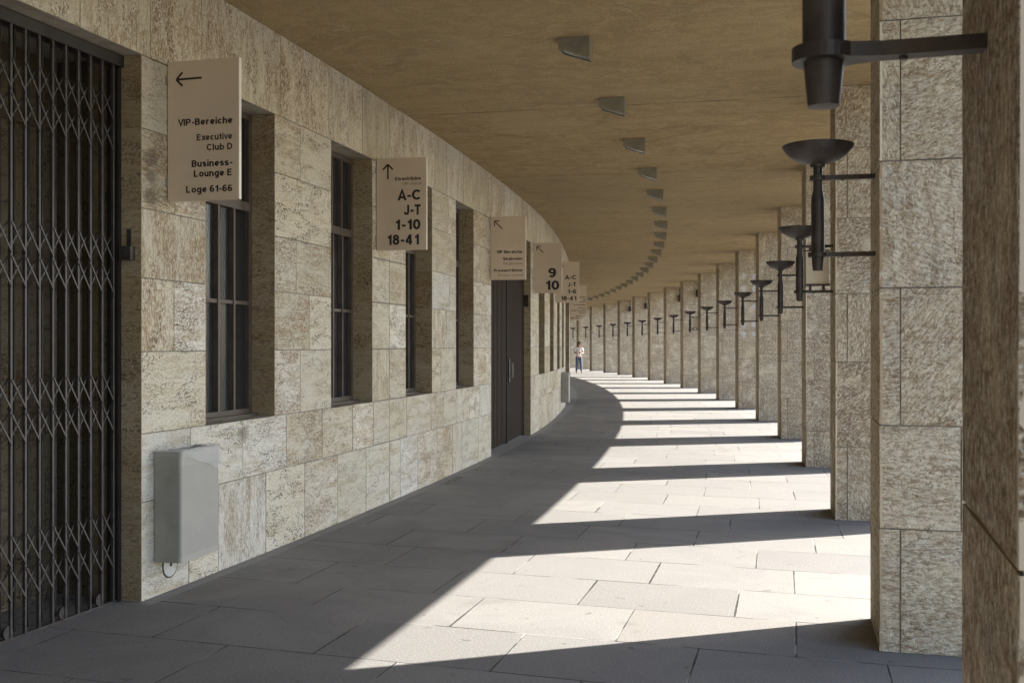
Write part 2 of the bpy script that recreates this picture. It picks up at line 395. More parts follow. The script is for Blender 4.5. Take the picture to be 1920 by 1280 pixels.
# ------------------------------------------------------------------ the stone wall with its openings
LV = [FW, .675, 1.099, 1.608, 2.064, 2.495, 2.99, 3.44, CH]          # bed joints
SILL, LINT = LV[2], LV[7]
GATE = (-4.3, -.30); DOOR = (8.87, 12.54)
WIN = [(.47, 1.52), (2.64, 3.67), (4.71, 5.70), (6.79, 7.74), (13.7, 14.7), (15.84, 16.8), (17.9, 18.86), (19.98, 20.94)]
DOOR2 = (22.1, 25.7)
WIN2 = [(26.9, 27.9), (29.0, 30.0), (31.1, 32.1), (33.2, 34.2)]
SW0, SW1 = -34.0, 45.0
wall = empty('stone_wall', P(4, DW, 0), 0, 'long curved wall of pale pitted travertine blocks with tall recessed windows', 'wall')
wall_inv = Matrix.Translation(-wall.location)
def wpart(mb, name, mats, parent=wall, **k):
    off = wall.location
    mb.v = [(x-off.x, y-off.y, z-off.z) for x, y, z in mb.v]
    return mb.build(name, mats, parent, **k)
def solid(i):
    ops = [GATE, DOOR, DOOR2] if i < 7 else []
    if 2 <= i < 7: ops = ops+WIN+WIN2
    ops = sorted(ops); out = []; a = SW0
    for o in ops: out.append((a, o[0])); a = o[1]
    out.append((a, SW1)); return out
FIX = {(0, 0): [.25, .64, 1.37, 2.08, 2.79, 3.5], (1, 0): [.27, 1.0, 1.73, 2.44, 3.15, 3.7], (7, 0): [-.9, -.2, .42, 1.62, 2.59, 3.4],
       (3, 1): [.07], (5, 1): [.08], (2, 1): [], (4, 1): [], (6, 1): []}
wm = MB(); bk = MB()
for i in range(8):
    h0, h1 = LV[i], LV[i+1]
    for a, b in solid(i):
        # joints along this run
        js = []
        q = a
        if i in (0, 1) and abs(a-GATE[1]) < .01:
            js = list(FIX[(i, 0)]); q = 4.17
        elif i == 7:
            js = list(FIX[(7, 0)]); q = a
            t = a+.7
            while t < -1.2: js.append(t); t += rnd.uniform(.6, 1.0)
            q = 4.17
        elif (i, 1) in FIX and abs(a-GATE[1]) < .01:
            js = list(FIX[(i, 1)]); q = b
        elif b-a < 1.4:
            if rnd.random() < .75: js.append(a+(b-a)*rnd.choice([.35, .42, .58, .65, .7]))
            q = b
        t = q+rnd.uniform(.35, .8)
        while t < b-.3: js.append(t); t += rnd.uniform(.45, .95)
        for x in (4.17, 17.4):
            if a < x < b:
                js = [j for j in js if abs(j-x) > .22]+[x]
        js = sorted([a]+[j for j in js if a+.02 < j < b-.02]+[b])
        for x0, x1 in zip(js, js[1:]):
            n = head((x0+x1)/2); nr = Vector((math.cos(n), -math.sin(n), 0))
            w = (P(x1, DW)-P(x0, DW)).length
            g = (.0042 if i == 7 else .0036) if not (abs(x0-4.17) < .01 or abs(x1-4.17) < .01) else .0065
            d0, d1 = dwall(x0), dwall(x1)
            c = (min(1, max(0, rnd.gauss(.66-.03*i, .18))), rnd.random(), rnd.random())
            quad_block(wm, P(x0,d0,h0), P(x1,d1,h0), P(x1,d1,h1), P(x0,d0,h1), w, h1-h0, nr, gap=g, c=c, vert=(i == 7 or rnd.random() < .1))
            bk.face([P(x0,d0+.008,h0), P(x1,d1+.008,h0), P(x1,d1+.008,h1), P(x0,d0+.008,h1)])
wpart(wm, 'stone_facing', M['wall'])
# simple continuation of the wall beyond the bend
t_ = 45.0
for k in range(int((SB-45)/.9)):
    a, b = 45+k*.9, 45.9+k*.9
    bk.face([P(a,dwall(a)+.008,FW), P(b,dwall(b)+.008,FW), P(b,dwall(b)+.008,CH), P(a,dwall(a)+.008,CH)])
wpart(bk, 'mortar_bed', M['mortar'])
# reveals, soffits, sills
rv = MB(); sf = MB()
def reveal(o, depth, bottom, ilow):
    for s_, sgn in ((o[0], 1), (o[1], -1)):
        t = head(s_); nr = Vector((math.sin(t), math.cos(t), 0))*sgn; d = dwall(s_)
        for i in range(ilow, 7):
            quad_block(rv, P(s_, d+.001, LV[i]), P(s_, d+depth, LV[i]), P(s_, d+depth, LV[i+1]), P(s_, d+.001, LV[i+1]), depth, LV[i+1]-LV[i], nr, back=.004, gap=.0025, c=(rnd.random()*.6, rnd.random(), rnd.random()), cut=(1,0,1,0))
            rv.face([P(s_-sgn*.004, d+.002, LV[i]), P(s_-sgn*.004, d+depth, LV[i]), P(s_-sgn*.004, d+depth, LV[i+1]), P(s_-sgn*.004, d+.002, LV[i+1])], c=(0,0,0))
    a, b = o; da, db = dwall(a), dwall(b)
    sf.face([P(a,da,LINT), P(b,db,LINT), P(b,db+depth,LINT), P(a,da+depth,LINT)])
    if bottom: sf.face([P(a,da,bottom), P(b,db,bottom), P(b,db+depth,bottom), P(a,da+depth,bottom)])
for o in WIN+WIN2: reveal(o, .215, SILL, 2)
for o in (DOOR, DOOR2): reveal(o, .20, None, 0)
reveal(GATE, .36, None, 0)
# back of the shallow niche behind the folding gate
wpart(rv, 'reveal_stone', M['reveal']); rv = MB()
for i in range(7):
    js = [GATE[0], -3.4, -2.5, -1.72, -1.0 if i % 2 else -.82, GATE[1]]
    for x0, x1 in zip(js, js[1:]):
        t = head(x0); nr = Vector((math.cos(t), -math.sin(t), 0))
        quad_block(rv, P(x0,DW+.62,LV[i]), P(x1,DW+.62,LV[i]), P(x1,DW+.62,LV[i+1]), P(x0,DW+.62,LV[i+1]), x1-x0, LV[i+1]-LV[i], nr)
for s_, sg in ((GATE[0], 1), (GATE[1]+.03, -1)):
    rv.face([P(s_,DW+.36,0), P(s_,DW+.64,0), P(s_,DW+.64,LINT+.1), P(s_,DW+.36,LINT+.1)], [(0,0),(.3,0),(.3,3.4),(0,3.4)], (.2,.2,.6))
sf.face([P(GATE[0],DW+.36,LINT), P(GATE[1]+.03,DW+.36,LINT), P(GATE[1]+.03,DW+.64,LINT), P(GATE[0],DW+.64,LINT)])
bb = MB(); bb.face([P(GATE[0]-.1,DW+.64,0), P(GATE[1]+.2,DW+.64,0), P(GATE[1]+.2,DW+.64,LINT+.2), P(GATE[0]-.1,DW+.64,LINT+.2)])
wpart(bb, 'mortar_bed', M['mortar'])
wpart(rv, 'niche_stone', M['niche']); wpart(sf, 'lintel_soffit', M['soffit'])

# ------------------------------------------------------------------ windows (parts of the wall)
def window(o, first):
    a, b = o; DD = .195
    def X(p):            # p = (along 0..w, into wall, height)
        s = a+p.x; return P(s, dwall(s)+DD+p.y, p.z)-wall.location
    w = b-a
    def part(boxes, name, mat, parent):
        mb = MB()
        for bx in boxes: mb.box(bx[0], bx[1], xf=X)
        return mb.build(name, mat, parent)
    z0, z1 = SILL, LINT; tr = z0+(z1-z0)*.69
    fr = part([((0,0,z0),(.05,.06,z1)), ((w-.05,0,z0),(w,.06,z1)), ((.05,.001,z1-.05),(w-.05,.06,z1)), ((.05,.001,z0),(w-.05,.06,z0+.06)),
               ((0,-.05,z0),(w,0,z0+.022))], 'window', M['frame'], wall)
    part([((.05,-.012,tr-.035),(w-.05,.05,tr+.035))], 'transom', M['frame'], fr)
    iw = (w-.1)/4
    bars = []
    for k in (1, 2, 3):
        x = .05+iw*k; bars.append(((x-.013,-.004,z0+.06),(x+.013,.05,tr-.035)))
        bars.append(((x-.014,.006,tr+.035),(x+.014,.05,z1-.05)))
    for bx in bars: part([bx], 'mullion', M['frame'], fr)
    zm = z0+.06+(tr-z0-.095)*.535
    part([((.05+iw*q+(.013 if q else 0),.004,zm-.014),(.05+iw*(q+1)-(.013 if q < 3 else 0),.045,zm+.014)) for q in range(4)], 'glazing_bar', M['frame'], fr)
    for k in range(4):
        x0, x1 = .05+iw*k+.0, .05+iw*(k+1)
        for (q0, q1) in ((z0+.055, zm), (zm, tr-.03), (tr+.03, z1-.045)):
            mb = MB(); yy = .036
            tl = rnd.uniform(-.003, .003)
            pts = [X(Vector(p)) for p in ((x0,yy+tl,q0),(x1,yy-tl,q0),(x1,yy-tl,q1),(x0,yy+tl,q1))]
            mb.face(pts); pn = mb.build('pane', M['pane'], fr)
    part([((0,.061,z0),(w,.075,z1))], 'blind', M['curtain'], fr)
for i, o in enumerate(WIN+WIN2): window(o, i == 0)

# ------------------------------------------------------------------ folding gate (left edge)
gt = empty('folding_gate', P(-1.5, DW+.15, FW), 0, 'dark folding lattice gate closing the doorway at the left edge', 'gate')
def gpart(mb, name, mat):
    off = gt.location; mb.v = [(x-off.x, y-off.y, z-off.z) for x, y, z in mb.v]; return mb.build(name, mat, gt)
gd = DW+.155; GZ0, GZ1 = FW+.02, LINT-.06
mb = MB(); mb.box((GATE[0]+.01,-.035,LINT-.075),(GATE[1]-.005,.05,LINT-.005), xf=lambda p: P(p.x, gd+p.y, p.z)); gpart(mb, 'top_rail', M['gated'])
mb = MB(); mb.box((GATE[0]+.01,-.012,fz(gd)+.001),(GATE[1]-.005,.012,fz(gd)+.014), xf=lambda p: P(p.x, gd+p.y, p.z)); gpart(mb, 'floor_track', M['gate'])
gs = [GATE[1]-.085-.1135*k for k in range(34)]
for k, s in enumerate(gs):
    mb = MB(); mb.box((-.008,-.006,GZ0),(.008,.010,GZ1), xf=lambda p: P(s+p.x, gd-.012+p.y, p.z)); gpart(mb, 'upright_bar', M['gate'])
    mb = MB(); mb.box((-.007,.0,GZ0+.01),(.007,.02,GZ1), xf=lambda p: P(s-.030+p.x, gd+.030+p.y, p.z)); 
    mb.box((-.004,.0,GZ0+.01),(.004,.02,GZ1), xf=lambda p: P(s-.052+p.x, gd+.032+p.y, p.z)); gpart(mb, 'rear_bar', M['gated'])
for zc in (3.005, 2.135, 1.29, .45):
    mb = MB()
    for s, s2 in zip(gs, gs[1:]):
        for dz in (-.093, .093):
            mb.bar(P(s, gd-.020, zc+dz-.082), P(s2, gd-.020, zc+dz+.082), .005, .0105, up=Vector((math.sin(T0), math.cos(T0), 0)))
            mb.bar(P(s, gd+.006, zc+dz+.082), P(s2, gd+.006, zc+dz-.082), .005, .0105, up=Vector((math.sin(T0), math.cos(T0), 0)))
    gpart(mb, 'scissor_lattice', M['gate'])
mb = MB()
mb.box((GATE[1]-.045,-.02,FW),(GATE[1]-.012,.06,LINT-.08), xf=lambda p: P(p.x, gd+p.y, p.z)); gpart(mb, 'end_post', M['doord'])
for k in (1, 4, 8, 12):
    l = lathe([(0,-.008),(.036,-.008),(.036,.008),(0,.008)], 18)
    c0 = P(gs[k]-.018, gd-.004, fz(gd)+.052); rot = Matrix.Rotation(R(90), 3, 'Y'); rz = Matrix.Rotation(-T0, 3, 'Z')
    l.v = [tuple(rz @ (rot @ Vector(v))+c0) for v in l.v]; gpart(l, 'roller', M['gate'])
# lock box on the jamb
s_ = GATE[1]
lb = empty('lock_box', P(s_-.001, DW+.085, 2.215), -T0, 'small grey lock box fixed to the stone jamb beside the folding gate', 'lock')
mb = MB(); mb.box((-.04,-.05,-.042),(.042,.0,.042)); o = mb.build('housing', M['gate'], lb); o.location = (0,0,0)
mb = MB(); mb.box((-.014,-.008,.042),(.014,.0,.15)); mb.build('back_plate', M['gate'], lb)
l = lathe([(0,.0),(.014,.0),(.014,.006),(0,.006)], 14); l.v = [(x, -.05-z, y) for x, y, z in l.v]; l.build('lock_cylinder', M['gate'], lb)

# ------------------------------------------------------------------ closed dark doors further along
def double_door(o, label):
    dr = empty('metal_door', P(o[0], dwall(o[0])+.16, FW), 0, label, 'door')
    def X(p): s = o[0]+p.x; return P(s, dwall(s)+.15+p.y, p.z)-dr.location
    w = o[1]-o[0]; mid = w*.52
    for (a, b, nm) in ((.04, mid-.02, 'door_leaf'), (mid+.02, w-.04, 'door_leaf')):
        mb = MB(); mb.box((a,.02,FW+.02),(b,.05,LINT-.05), xf=X, mi=1)
        n = int((b-a)/.105)
        for k in range(n):
            x = a+(b-a)*(k+.5)/n; mb.box((x-.028,-.022,FW+.03),(x+.028,.021,LINT-.06), xf=X)
        lf = mb.build(nm, [M['door'], M['doord']], dr)
    mb = MB(); mb.box((mid-.018,-.035,FW+.01),(mid+.018,.05,LINT-.05), xf=X); mb.build('centre_post', M['doord'], dr)
    mb = MB(); mb.box((0,-.03,LINT-.05),(w,.05,LINT-.001), xf=X); mb.box((0,-.03,FW),(.038,.05,LINT-.052), xf=X); mb.box((w-.038,-.03,FW),(w,.05,LINT-.052), xf=X); mb.build('door_frame', M['doord'], dr)
    hm = MB(); hm.box((mid+.12,-.045,1.05),(mid+.20,-.027,1.42), xf=X); h = hm.build('handle_plate', M['gate'], dr)
    hm = MB(); hm.box((mid+.145,-.10,1.12),(mid+.175,-.075,1.36), xf=X); hm.box((mid+.15,-.08,1.13),(mid+.17,-.044,1.16), xf=X); hm.box((mid+.15,-.08,1.32),(mid+.17,-.044,1.35), xf=X); hm.build('handle', M['steel'], h)
    return dr
double_door(DOOR, 'dark ribbed double door with pale handle in the wall below the Skyboxen sign')
double_door(DOOR2, 'dark ribbed door far along the wall hidden past the second bin')
# call box on the far jamb of the door
cb = MB(); s_ = DOOR[1]; cb.box((-.06,-.03,-.1),(.05,0,.1)); cbo = cb.build('call_box', M['door']); cbo.location = P(s_-.001, DW+.09, 2.42); cbo.rotation_euler = (0,0,-head(s_))
tag(cbo, 'small dark box on the stone jamb right of the ribbed door', 'call box')

# ------------------------------------------------------------------ stone pillars
ORD = ['nearest', 'second', 'third', 'fourth', 'fifth', 'sixth', 'seventh', 'eighth', 'ninth', 'tenth', 'eleventh', 'twelfth', 'thirteenth', 'fourteenth', 'fifteenth', 'sixteenth', 'seventeenth', 'eighteenth', 'nineteenth']
LEVELS = {-1: [-1.65, -1.0, -.32, .75, 1.4, 1.9], 0: [-1.65, -.987, -.433, .305, .986, 1.74], 1: [-1.65, -.963, -.16, .48, 1.19, 1.85]}
def pillar(k):
    off = .045 if k == -1 else 0.0
    s = k*SP; t = head(s); c = P(s, off)+Vector((math.sin(t), math.cos(t), 0))*PT/2+Vector((math.cos(t), -math.sin(t), 0))*PW/2
    lab = f'{ORD[max(0,k+1)]} rough stone pillar along the right side counting from the camera'
    if k < -1: lab = 'rough stone pillar of the same row just outside the right edge of the photo'
    if k == -1: lab = 'nearest stone pillar, cut off by the right edge of the photo'
    pl = empty('stone_pillar', c, -t, lab, 'pillar', 'stone pillars along the open side')
    hx, hy = PW/2, PT/2; rr = random.Random(100+k)
    lv = [z+1.65 for z in LEVELS[k]] if k in LEVELS else None
    if not lv:
        lv = [0]; z = rr.uniform(.45, .72)
        while z < CH-.35: lv.append(z); z += rr.uniform(.52, .78)
    lv.append(CH); mb = MB(); seg = .035 if k in (0, 1) else (.10 if k <= 4 else .0); jit = .005 if k in (0, 1) else (.003 if k <= 4 else 0)
    rnd.seed(500+k)
    def dirt(): return rnd.uniform(0, .2) if k == 0 else (rnd.uniform(.95, 1.15) if k == -1 else rnd.uniform(.55, 1.0))
    for i, (z0, z1) in enumerate(zip(lv, lv[1:])):
        par = (i % 2 == 0) if k != 0 else (i in (0, 2, 4))
        js = [-hx, -hx+.107, hx-.107, hx] if par else ([-hx, -hx+.41, hx] if rr.random() < .5 or k == 0 else [-hx, hx-.42, hx])
        if k == 0 and i in (3, 5): js = [-hx, hx]
        for sgn in (-1, 1):
            nr = Vector((0, sgn, 0))
            for a, b in zip(js, js[1:]):
                cc = (rnd.random(), rnd.random(), dirt())
                quad_block(mb, (a, sgn*hy, z0), (b, sgn*hy, z0), (b, sgn*hy, z1), (a, sgn*hy, z1), b-a, z1-z0, nr, c=cc, seg=seg if sgn < 0 else 0, jit=jit, gap=.004, back=.012,
                           cut=(1, 0 if b == hx else 1, 1, 0 if a == -hx else 1), vert=rnd.random() < .2)
            nr = Vector((sgn, 0, 0))
            cc = (rnd.random(), rnd.random(), dirt())
            quad_block(mb, (sgn*hx, -hy, z0), (sgn*hx, hy, z0), (sgn*hx, hy, z1), (sgn*hx, -hy, z1), PT, z1-z0, nr, c=cc, seg=seg if sgn < 0 else 0, jit=jit, gap=.004, back=.012, cut=(1,0,1,0))
    mb.build('stone_block_facing', M['pillar'], pl)
    core = MB(); e = .007; core.box((-hx+e, -hy+e, -.1), (hx-e, hy-e, CH-.002)); core.build('mortar_core', M['mortar'], pl)
    if k == 5:
        pm = MB(); r2 = random.Random(3)
        for x in (-.42, -.14):
            for z in (2.62, 3.1, 2.16, 3.42, 1.93):
                n = 11; pts = []
                for q in range(n):
                    a = 2*math.pi*q/n; ra = r2.uniform(.045, .085); pts.append((-hx+.55+x+ra*math.cos(a), -hy-.004, z+ra*1.1*math.sin(a)))
                pm.face(pts)
                bpts = [(p[0], p[1]+.006, p[2]) for p in pts]
                for q in range(n): pm.face([pts[q], pts[(q+1) % n], bpts[(q+1) % n], bpts[q]])
        pm.build('plaster_patch', M['plaster'], pl)
    return pl, s, t
for k in range(-3, 17): pillar(k)

# ------------------------------------------------------------------ torch lamps on the pillars
def make_torch():
    t = empty('torch_lamp', (0,0,0), 0, 'x', 'lamp', 'iron torch lamps on the pillars')
    # rim 2.80, tip 2.07
    pole = lathe([(0,2.075),(.028,2.078),(.036,2.16),(.0375,2.19),(.0375,2.475),(.036,2.50),(.030,2.53),(.026,2.545),(.0255,2.686),(.0,2.686)], 24); pole.build('pole', M['iron'], t, smooth=True)
    bowl = lathe([(0,2.676),(.042,2.676),(.045,2.690),(.075,2.699),(.125,2.719),(.165,2.746),(.192,2.780),(.202,2.800),(.196,2.803),(.185,2.783),(.155,2.750),(.1,2.729),(0,2.718)], 36); bowl.build('bowl', M['iron'], t, smooth=True)
    for z, r in ((2.612, .046), (2.170, .056)):
        mb = MB(); n = 24; h = .013
        # plate: ring that runs out into a flat arm to the pillar
        out = []
        for q in range(n+1):
            a = R(35)+(2*math.pi-R(70))*q/n; out.append((r*math.cos(a), r*math.sin(a)))
        arm = [(.10, -.020), (.325, -.018), (.325, .018), (.10, .020)]
        pts = out+arm
        top = [(x, y, z+h) for x, y in pts]; bot = [(x, y, z-h) for x, y in pts]
        mb.face(top); mb.face(bot[::-1])
        for q in range(len(pts)): j = (q+1) % len(pts); mb.face([bot[q], bot[j], top[j], top[q]])
        br = mb.build('bracket', M['iron'], t)
        bl_ = lathe([(0,-h-.005),(.007,-h-.005),(.007,-h+.001)], 8); bl_.v = [(x+.135, y, q_+z) for x, y, q_ in bl_.v]; bl_.build('bolt', M['iron'], br)
        mb = MB(); mb.box((.318,-.04,z-.03),(.327,.04,z+.03)); mb.build('wall_plate', M['iron'], br)
    return t
torch = make_torch(); TD = .312
panel_k = {1, 7}
for k in range(-1, 17):
    o = torch if k == -1 else cp_tree(torch)
    s = k*SP+PT/2; off = .045 if k == -1 else 0
    o.location = P(s, TD, 0); o.rotation_euler = (0,0,-head(s))
    if k == -1: o['label'] = 'nearest torch lamp, only its pole end and bracket in view at top right'
    elif k in panel_k: o['label'] = f'black bowl torch lamp on the {ORD[k+1]} pillar with a pale panel in its brackets'
    else: o['label'] = f'black iron bowl torch lamp bracketed to the {ORD[k+1]} pillar from the camera'
for k in (1, 7):        # pale panels clamped between the two brackets
    s = k*SP+PT/2
    e = empty('bracket_panel', P(s, TD, 0), -head(s), f'pale square panel held between the torch brackets of the {ORD[k+1]} pillar', 'panel')
    mb = MB(); mb.box((.060,-.02,2.243),(.275,.02,2.56)); mb.build('panel', M['panel'], e)
    for z0, z1 in ((2.228, 2.2425), (2.5605, 2.573)):
        mb = MB(); mb.box((.052,-.035,z0),(.283,.035,z1)); mb.build('clamp_plate', M['iron'], e)
    for x in (.10, .225):
        for z0, z1 in ((2.184, 2.2275), (2.5735, 2.5985)):
            mb = MB(); mb.box((x-.013,-.013,z0),(x+.013,.013,z1)); mb.build('stub', M['iron'], e)

# ------------------------------------------------------------------ small spotlights high on the far pillars
sp_proto = None
for k in (8, 9, 11, 12):
    s = k*SP; t = head(s)
    if sp_proto is None:
        sp_proto = e = empty('spotlight', (0,0,0), 0, 'x', 'spotlight', 'small spotlights high on the pillar faces')
        mb = MB(); mb.box((-.012,-.10,-.02),(.012,-.002,.0)); mb.box((-.014,-.11,-.16),(.014,-.086,.12)); mb.build('arm', M['iron'], e)
        l = lathe([(0,-.5),(.06,-.48),(.085,-.40),(.085,-.26),(.05,-.18),(.0,-.16)], 14); l.v = [(x, y-.10, z) for x, y, z in l.v]; l.build('lamp_head', M['iron'], e, smooth=True)
    else: e = cp_tree(sp_proto)
    e.location = P(s, -.56, 3.95); e.rotation_euler = (0,0,-t)
    e['label'] = f'small dark spotlight high on the front face of the {ORD[k+1]} pillar'

# ------------------------------------------------------------------ ceiling lamps
def make_ceiling_lamp():
    e = empty('ceiling_lamp', (0,0,0), 0, 'x', 'ceiling lamp', 'wedge shaped ceiling lamps in a curved row')
    # local x outward, y along the walk, z up (0 = ceiling)
    mb = MB(); L = .17; xl, xr = -.125, .125; zl, zr = -.085, -.17
    a = [(xl,0), (xl,zl), (xr,zr), (xr,0)]
    F = [(x,-L/2,z) for x, z in a]; B = [(x,L/2,z) for x, z in a]
    mb.face(F); mb.face(B[::-1]); mb.face([F[0],F[1],B[1],B[0]]); mb.face([F[3],F[2],B[2],B[3]][::-1])
    # rim around the sloping opening
    def sl(x): return zl+(zr-zl)*(x-xl)/(xr-xl)
    for x0, x1, y0, y1 in ((xl,xl+.015,-L/2,L/2),(xr-.015,xr,-L/2,L/2),(xl+.015,xr-.015,-L/2,-L/2+.015),(xl+.015,xr-.015,L/2-.015,L/2)):
        mb.face([(x0,y0,sl(x0)),(x1,y0,sl(x1)),(x1,y1,sl(x1)),(x0,y1,sl(x0))])
    mb.build('housing', M['lamp'], e)
    g = MB(); x0, x1, y0, y1 = xl+.015, xr-.015, -L/2+.015, L/2-.015
    g.face([(x0,y0,sl(x0)+.006),(x1,y0,sl(x1)+.006),(x1,y1,sl(x1)+.006),(x0,y1,sl(x0)+.006)]); g.build('lamp_glass', M['lens'], e)
    return e
cl = make_ceiling_lamp()
for i in range(24):
    s = 2.36+2.163*i-.02
    o = cl if i == 0 else cp_tree(cl)
    o.location = P(s, 2.115, CH-.001); o.rotation_euler = (0,0,-head(s))
    nm = (ORD+['twentieth', 'twenty-first', 'twenty-second', 'twenty-third', 'twenty-fourth'])[i]
    o['label'] = f'{nm} grey wedge lamp from the camera in the row on the ceiling'

# ------------------------------------------------------------------ hanging signs
HW = .104; XH = .74; A_ = HW
def arc(cx, cy, rx, ry, a0, a1):
    n = max(4, int(abs(a1-a0)/14)); return [(cx+rx*math.cos(R(a0+(a1-a0)*i/n)), cy+ry*math.sin(R(a0+(a1-a0)*i/n))) for i in range(n+1)]
def glyphs():
    a, X = A_, XH; st = lambda h: [(a, 0), (a, h)]
    el = lambda cx, cy, rx, ry: arc(cx, cy, rx, ry, 0, 360)
    g = {' ': []}
    g['A'] = [[(.08, 0), (.37, .95), (.66, 0)], [(.2, .28), (.54, .28)]]
    g['B'] = [st(1), [(a, 1-a), (.36, 1-a)]+arc(.36, .72, .19, .182, 90, -90)[1:]+[(a, .538)], [(a, .538), (.38, .538)]+arc(.38, .318, .21, .22, 90, -90)[1:]+[(a, a)]]
    g['C'] = [arc(.40, .5, .31, .5-a, 42, 318)]
    g['D'] = [st(1), [(a, 1-a), (.32, 1-a)]+arc(.32, .5, .30, .5-a, 90, -90)[1:]+[(a, a)]]
    g['E'] = [st(1), [(a, 1-a), (.6, 1-a)], [(a, .52), (.56, .52)], [(a, a), (.61, a)]]
    g['I'] = [st(1)]
    g['J'] = [[(.44, 1), (.44, .3)]+arc(.265, .3, .175, .3-a, 0, -180)[1:]]
    g['L'] = [[(a, 1), (a, a), (.56, a)]]
    g['P'] = [st(1), [(a, 1-a), (.37, 1-a)]+arc(.37, .68, .21, .222, 90, -90)[1:]+[(a, .458)]]
    g['S'] = [arc(.35, .716, .235, .186, 20, 270)+arc(.35, .314, .255, .216, 90, -162)[1:]]
    g['T'] = [[(0, 1-a), (.64, 1-a)], [(.32, 0), (.32, 1-a)]]
    g['V'] = [[(.06, 1), (.35, .06), (.64, 1)]]
    ry = X/2-a
    g['b'] = [st(1), el(.32, X/2, .215, ry)]
    g['c'] = [arc(.31, X/2, .215, ry, 42, 318)]
    g['d'] = [[(.54, 0), (.54, 1)], el(.31, X/2, .215, ry)]
    g['e'] = [arc(.31, X/2, .215, ry, 0, 318), [(.1, X/2-.01), (.525, X/2-.01)]]
    arch = [(a, .38)]+arc(.30, X-a-.20, .20, .20, 170, 0)+[(.50, 0)]
    g['h'] = [st(1), arch]; g['n'] = [st(X), arch]
    g['i'] = [st(X), [(a, .84), (a, 1.02)]]
    g['k'] = [st(1), [(.50, X), (a, .26)], [(.24, .42), (.54, 0)]]
    g['l'] = [st(1)]; g['o'] = [el(.31, X/2, .215, ry)]
    g['p'] = [[(a, -.26), (a, X)], el(.32, X/2, .215, ry)]
    g['r'] = [st(X), [(a, .36)]+arc(.34, X-a-.22, .235, .22, 170, 85)]
    g['s'] = [arc(.27, X-a-.125, .165, .13, 20, 270)+arc(.27, a+.142, .18, .145, 90, -160)[1:]]
    g['t'] = [[(.2, .93), (.2, .24)]+arc(.34, .24, .14, .24-a, 180, 275), [(.02, X-.08), (.38, X-.08)]]
    u = [[(a, X), (a, .28)]+arc(.29, .28, .192, .28-a, 180, 360)[1:], [(.49, 0), (.49, X)]]
    g['u'] = u; g['ü'] = u+[[(.17, .84), (.17, 1.01)], [(.41, .84), (.41, 1.01)]]
    g['v'] = [[(.05, X), (.28, .06), (.51, X)]]; g['x'] = [[(.05, X), (.50, 0)], [(.50, X), (.05, 0)]]
    g['y'] = [[(.05, X), (.28, .06)], [(.52, X), (.25, -.16), (.06, -.17)]]
    g['g'] = [el(.31, X/2, .215, ry), [(.54, X), (.54, -.06)]+arc(.33, -.06, .21, .13, 0, -155)[1:]]
    g['a'] = [[(.46, 0), (.46, X-a-.16)]+arc(.285, X-a-.16, .175, .16, 0, 160)[1:], el(.27, .225, .17, .135)]
    g['0'] = [el(.31, .5, .215, .5-a)]
    g['1'] = [[(.34, 0), (.34, 1)], [(.34, .80), (.27, .75), (.08, .74)]]
    g['4'] = [[(.46, 0), (.46, 1)], [(.44, .94), (.09, .30)], [(.04, .28), (.62, .28)]]
    six = [el(.31, .315, .21, .315-a), arc(.33, .5, .232, .5-a, 48, 195)]
    g['6'] = six; g['9'] = [[(.62-x, 1-y) for x, y in p] for p in six]
    g['8'] = [el(.31, .73, .18, .73-.556), el(.31, .315, .212, .315-a)]
    g['-'] = [[(.06, .40), (.38, .40)]]
    return g
GL = glyphs()
def line_strokes(body):
    out = []; x = 0.0
    for ch in body:
        ps = GL[ch]
        if not ps: x += .30; continue
        mx = max(p[0] for q in ps for p in q)+(.0 if ch in 'TVvyxAt-' else A_)
        for q in ps: out.append([(px+x, py) for px, py in q])
        x += mx+.085
    return out, x-.085
def lettering(lines, W_, H_, name, mat, parent, y=-.0165):
    """lines: (text, xl, xr, baseline, cap) as fractions of the board; one part per written line on the face turned to -y"""
    for body, xl, xr, bl, cap in lines:
        st, wd = line_strokes(body); sz = cap*H_; sx = (xr-xl)*W_/wd; mb = MB()
        for k, q in enumerate(st):
            q = [Vector(p) for p in q]; closed = (q[0]-q[-1]).length < 1e-4; yy = y-.00012*(k % 5)
            L_, R_ = [], []
            for i, p in enumerate(q):
                a = (q[i]-q[i-1]) if i else ((q[-1]-q[-2]) if closed else (q[1]-q[0])); b = (q[i+1]-q[i]) if i < len(q)-1 else ((q[1]-q[0]) if closed else a)
                a = a.normalized(); b = b.normalized(); t = (a+b); t = t.normalized() if t.length > 1e-4 else a
                n = Vector((-t.y, t.x)); m = HW/max(.45, n.dot(Vector((-a.y, a.x))))
                L_.append(p+n*m); R_.append(p-n*m)
            for i in range(len(q)-1):
                mb.face([(xl*W_+v.x*sx, yy, bl*H_+v.y*sz) for v in (L_[i], R_[i], R_[i+1], L_[i+1])])
        mb.build(name, mat, parent, weld=True)
def arrow(p, q, W_, H_, wd, hd, parent, y=-.0165):
    """p tail, q head in board fractions"""
    mb = MB(); p = Vector((p[0]*W_, p[1]*H_)); q = Vector((q[0]*W_, q[1]*H_)); a = (q-p).normalized(); n = Vector((-a.y, a.x)); h = wd/2
    def poly(pts, yy): mb.face([(v.x, yy, v.y) for v in pts])
    poly([p+n*h, p-n*h, q-a*wd*.7-n*h, q-a*wd*.7+n*h], y)
    for sg in (1, -1):
        b = (-a+n*sg).normalized(); m = Vector((-b.y, b.x))*h
        poly([q+m+a*0, q-m, q+b*hd-m, q+b*hd+m], y-.0006*(1.5+sg*.5))
    return mb.build('arrow', M['ink'], parent)
SW_, SH_ = .505, .893
